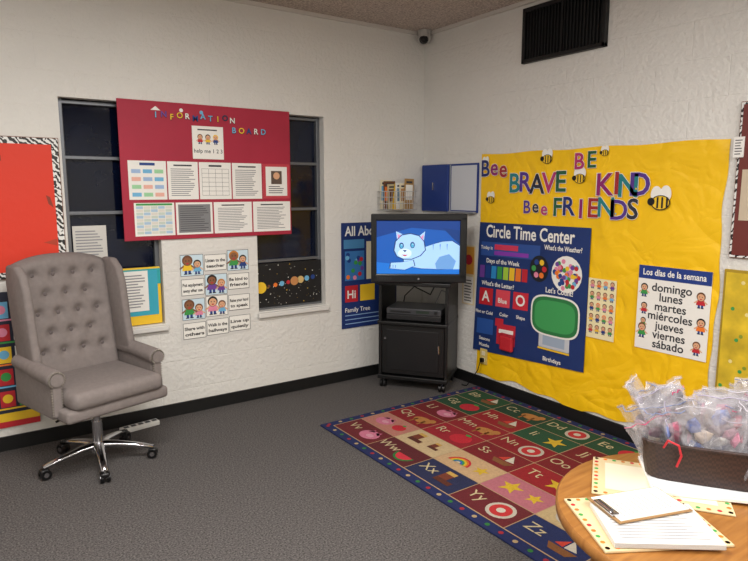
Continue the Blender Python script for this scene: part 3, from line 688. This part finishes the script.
b.add(o_+i_,[(k,(k+1)%n,n+(k+1)%n,n+k) for k in range(n)]+[(2*n+k,3*n+k,3*n+(k+1)%n,2*n+(k+1)%n) for k in range(n)]+[(n+k,n+(k+1)%n,3*n+(k+1)%n,3*n+k) for k in range(n)],lea,False)
b.add(o_+i_,[tuple(range(n))[::-1],tuple(range(2*n,3*n))],lea)
for k in range(n):
    p=Vector(o_[n+k]);q2=Vector(o_[n+(k+1)%n]);b.cyl(p,q2,.006,lea,n=6)
b.tube([(-.13,-.135,.115),(-.12,-.150,.145),(-.09,-.155,.135),(-.08,-.150,.10),(-.09,-.142,.06)],.0035,RED)
b.build('woven_bin',binroot)
bagm=mat('bag_plastic','ccc9cf',.1,alpha=.27);zipc=[C('c8386a'),C('7a88b0'),C('b0a8c0'),C('b0a8b8'),C('c8c4cc')]
b=Bld(BM)
for k in range(40):
    bx=random.uniform(-.14,.15);by=random.uniform(-.09,.09);W=random.uniform(.055,.085);Hh=random.uniform(.16,.225)
    L=Matrix.Translation((bx,by,random.uniform(.05,.10)))@Matrix.Rotation(bx*3.0+random.uniform(-.35,.35),4,'Y')@Matrix.Rotation(-by*4+random.uniform(-.35,.35),4,'X')@Matrix.Rotation(random.uniform(0,3.14),4,'Z')
    nu,nv=7,8;sd=k*7.3
    for sg in (1,-1):
        vs=[]
        for i in range(nu+1):
            for j in range(nv+1):
                u=-1+2*i/nu;t=j/nv;bul=.02*(1-u*u)*(1-t)**.7*sg
                nz=noise.noise(Vector((u*2.5+sd,t*4,sg*.3)))*.022
                vs.append((u*W*(1-.10*math.sin(t*3)),bul+nz,t*Hh+noise.noise(Vector((u*2,sd,t)))*.012))
        b.add(vs,[(i*(nv+1)+j,(i+1)*(nv+1)+j,(i+1)*(nv+1)+j+1,i*(nv+1)+j+1) for i in range(nu) for j in range(nv)],bagm,False,L)
        if sg==1:
            top_=[vs[i*(nv+1)+nv] for i in range(nu+1)];zc=random.choice(zipc)
            for p,q2 in zip(top_,top_[1:]): b.cyl(Vector(p)-Vector((0,0,.008)),Vector(q2)-Vector((0,0,.008)),.0016,zc,n=5,L=L)
    cc=random.choice([PINK,C('c8a0b0'),C('d8809c'),C('a898b0'),C('b83a50'),WHITE,C('c8a8b8'),C('6a7ab0'),C('c85a80'),C('7a5a6a')])
    for m_ in range(3):
        bb=bmesh.new();bmesh.ops.create_icosphere(bb,subdivisions=1,radius=W*.45)
        for v in bb.verts: v.co*=random.uniform(.7,1.2);v.co.y*=.3
        L2=L@Matrix.Translation((random.uniform(-.3,.3)*W,0,Hh*(.15+.23*m_)))@Matrix.Rotation(random.uniform(-1,1),4,'Y')
        b.bm(bb,cc if m_!=1 else random.choice([WHITE,PINK,C('c8b8a8'),C('8a7a8a'),C('d0607c')]),False,L2)
b.build('zip_bags',binroot)
b=Bld(BM);b.box((-.185,-.02,.10),(-.07,.09,.104),C('d89aa8'),L=Matrix.Rotation(.35,4,'Y'));b.build('pink_card',binroot)
# near stack
a2=math.radians(-30)
b=Bld(Matrix.Translation((-1.695,-3.09,TZ+.001))@Matrix.Rotation(a2,4,'Z'));dotted(b,.18,.14,0,.008);b.build('dotted_folder')
b=Bld(Matrix.Translation((-1.71,-3.13,TZ+.0105))@Matrix.Rotation(a2-.12,4,'Z'));b.box((-.145,-.108,0),(.145,.108,.016),C('dcdad6'),.002)
for k in range(4): b.box((-.145,-.1085,.003+k*.0035),(.145,-.108,.004+k*.0035),C('a8a6a2'))
for k in range(24): b.cyl((-.135+k*.0115,.104,.017),(-.135+k*.0115,.112,.010),.0022,BLACKPL,n=6)
b.lines(-.12,-.09,.12,.09,12,.0166,C('9a9aa0'),.25)
b.build('spiral_notebook')
b=Bld(Matrix.Translation((-1.665,-3.055,TZ+.030))@Matrix.Rotation(a2+.2,4,'Z'));b.box((-.125,-.075,0),(.125,.075,.004),C('98744a'),.001);b.box((-.115,-.068,.0042),(.118,.068,.0065),PAPER)
for k in range(11): b.rect(-.09+k*.018,-.055,-.087+k*.018,.05-random.random()*.04,.007,C('8b8b90'))
b.box((-.125,-.045,.005),(-.10,.045,.014),CHROME,.003);b.cyl((-.117,-.03,.016),(-.117,.03,.016),.006,CHROME);b.build('clipboard')

# ------------------------------------------------------------ lights
for k,(x,y,e) in enumerate(((-2.7,-2.3,70),(-2.7,-4.9,62),(-4.3,-3.6,34),(-1.0,-4.6,50))):
    b=Bld();b.box((x-.6,y-.3,H-.05),(x+.6,y+.3,H-.001),C('e8e8e6'),.01);b.rect(x-.57,y-.27,x+.57,y+.27,H-.052,mat('light_lens','fff6e8',.5,emit=2));b.build('ceiling_light_panel')
    l=bpy.data.lights.new('panel_lamp','AREA');l.shape='RECTANGLE';l.size=1.14;l.size_y=.54;l.energy=e;l.color=(1,.968,.925)
    o=bpy.data.objects.new('panel_lamp',l);o.location=(x,y,H-.06);scene.collection.objects.link(o)
w=bpy.data.worlds.new('night');scene.world=w;w.use_nodes=True;w.node_tree.nodes['Background'].inputs[0].default_value=(.01,.015,.03,1);w.node_tree.nodes['Background'].inputs[1].default_value=.5

# ------------------------------------------------------------ camera
f=612.0;p=math.atan(90.5/f);yaw=math.radians(34.7)
F=Vector((math.sin(yaw)*math.cos(p),math.cos(yaw)*math.cos(p),-math.sin(p)));R=Vector((math.cos(yaw),-math.sin(yaw),0));U=R.cross(F)
cam=bpy.data.cameras.new('camera');co=bpy.data.objects.new('camera',cam);scene.collection.objects.link(co)
cam.lens=36*f/748;cam.sensor_width=36
co.matrix_world=Matrix(((R.x,U.x,-F.x,-3.27),(R.y,U.y,-F.y,-4.0),(R.z,U.z,-F.z,1.5),(0,0,0,1)))
scene.camera=co
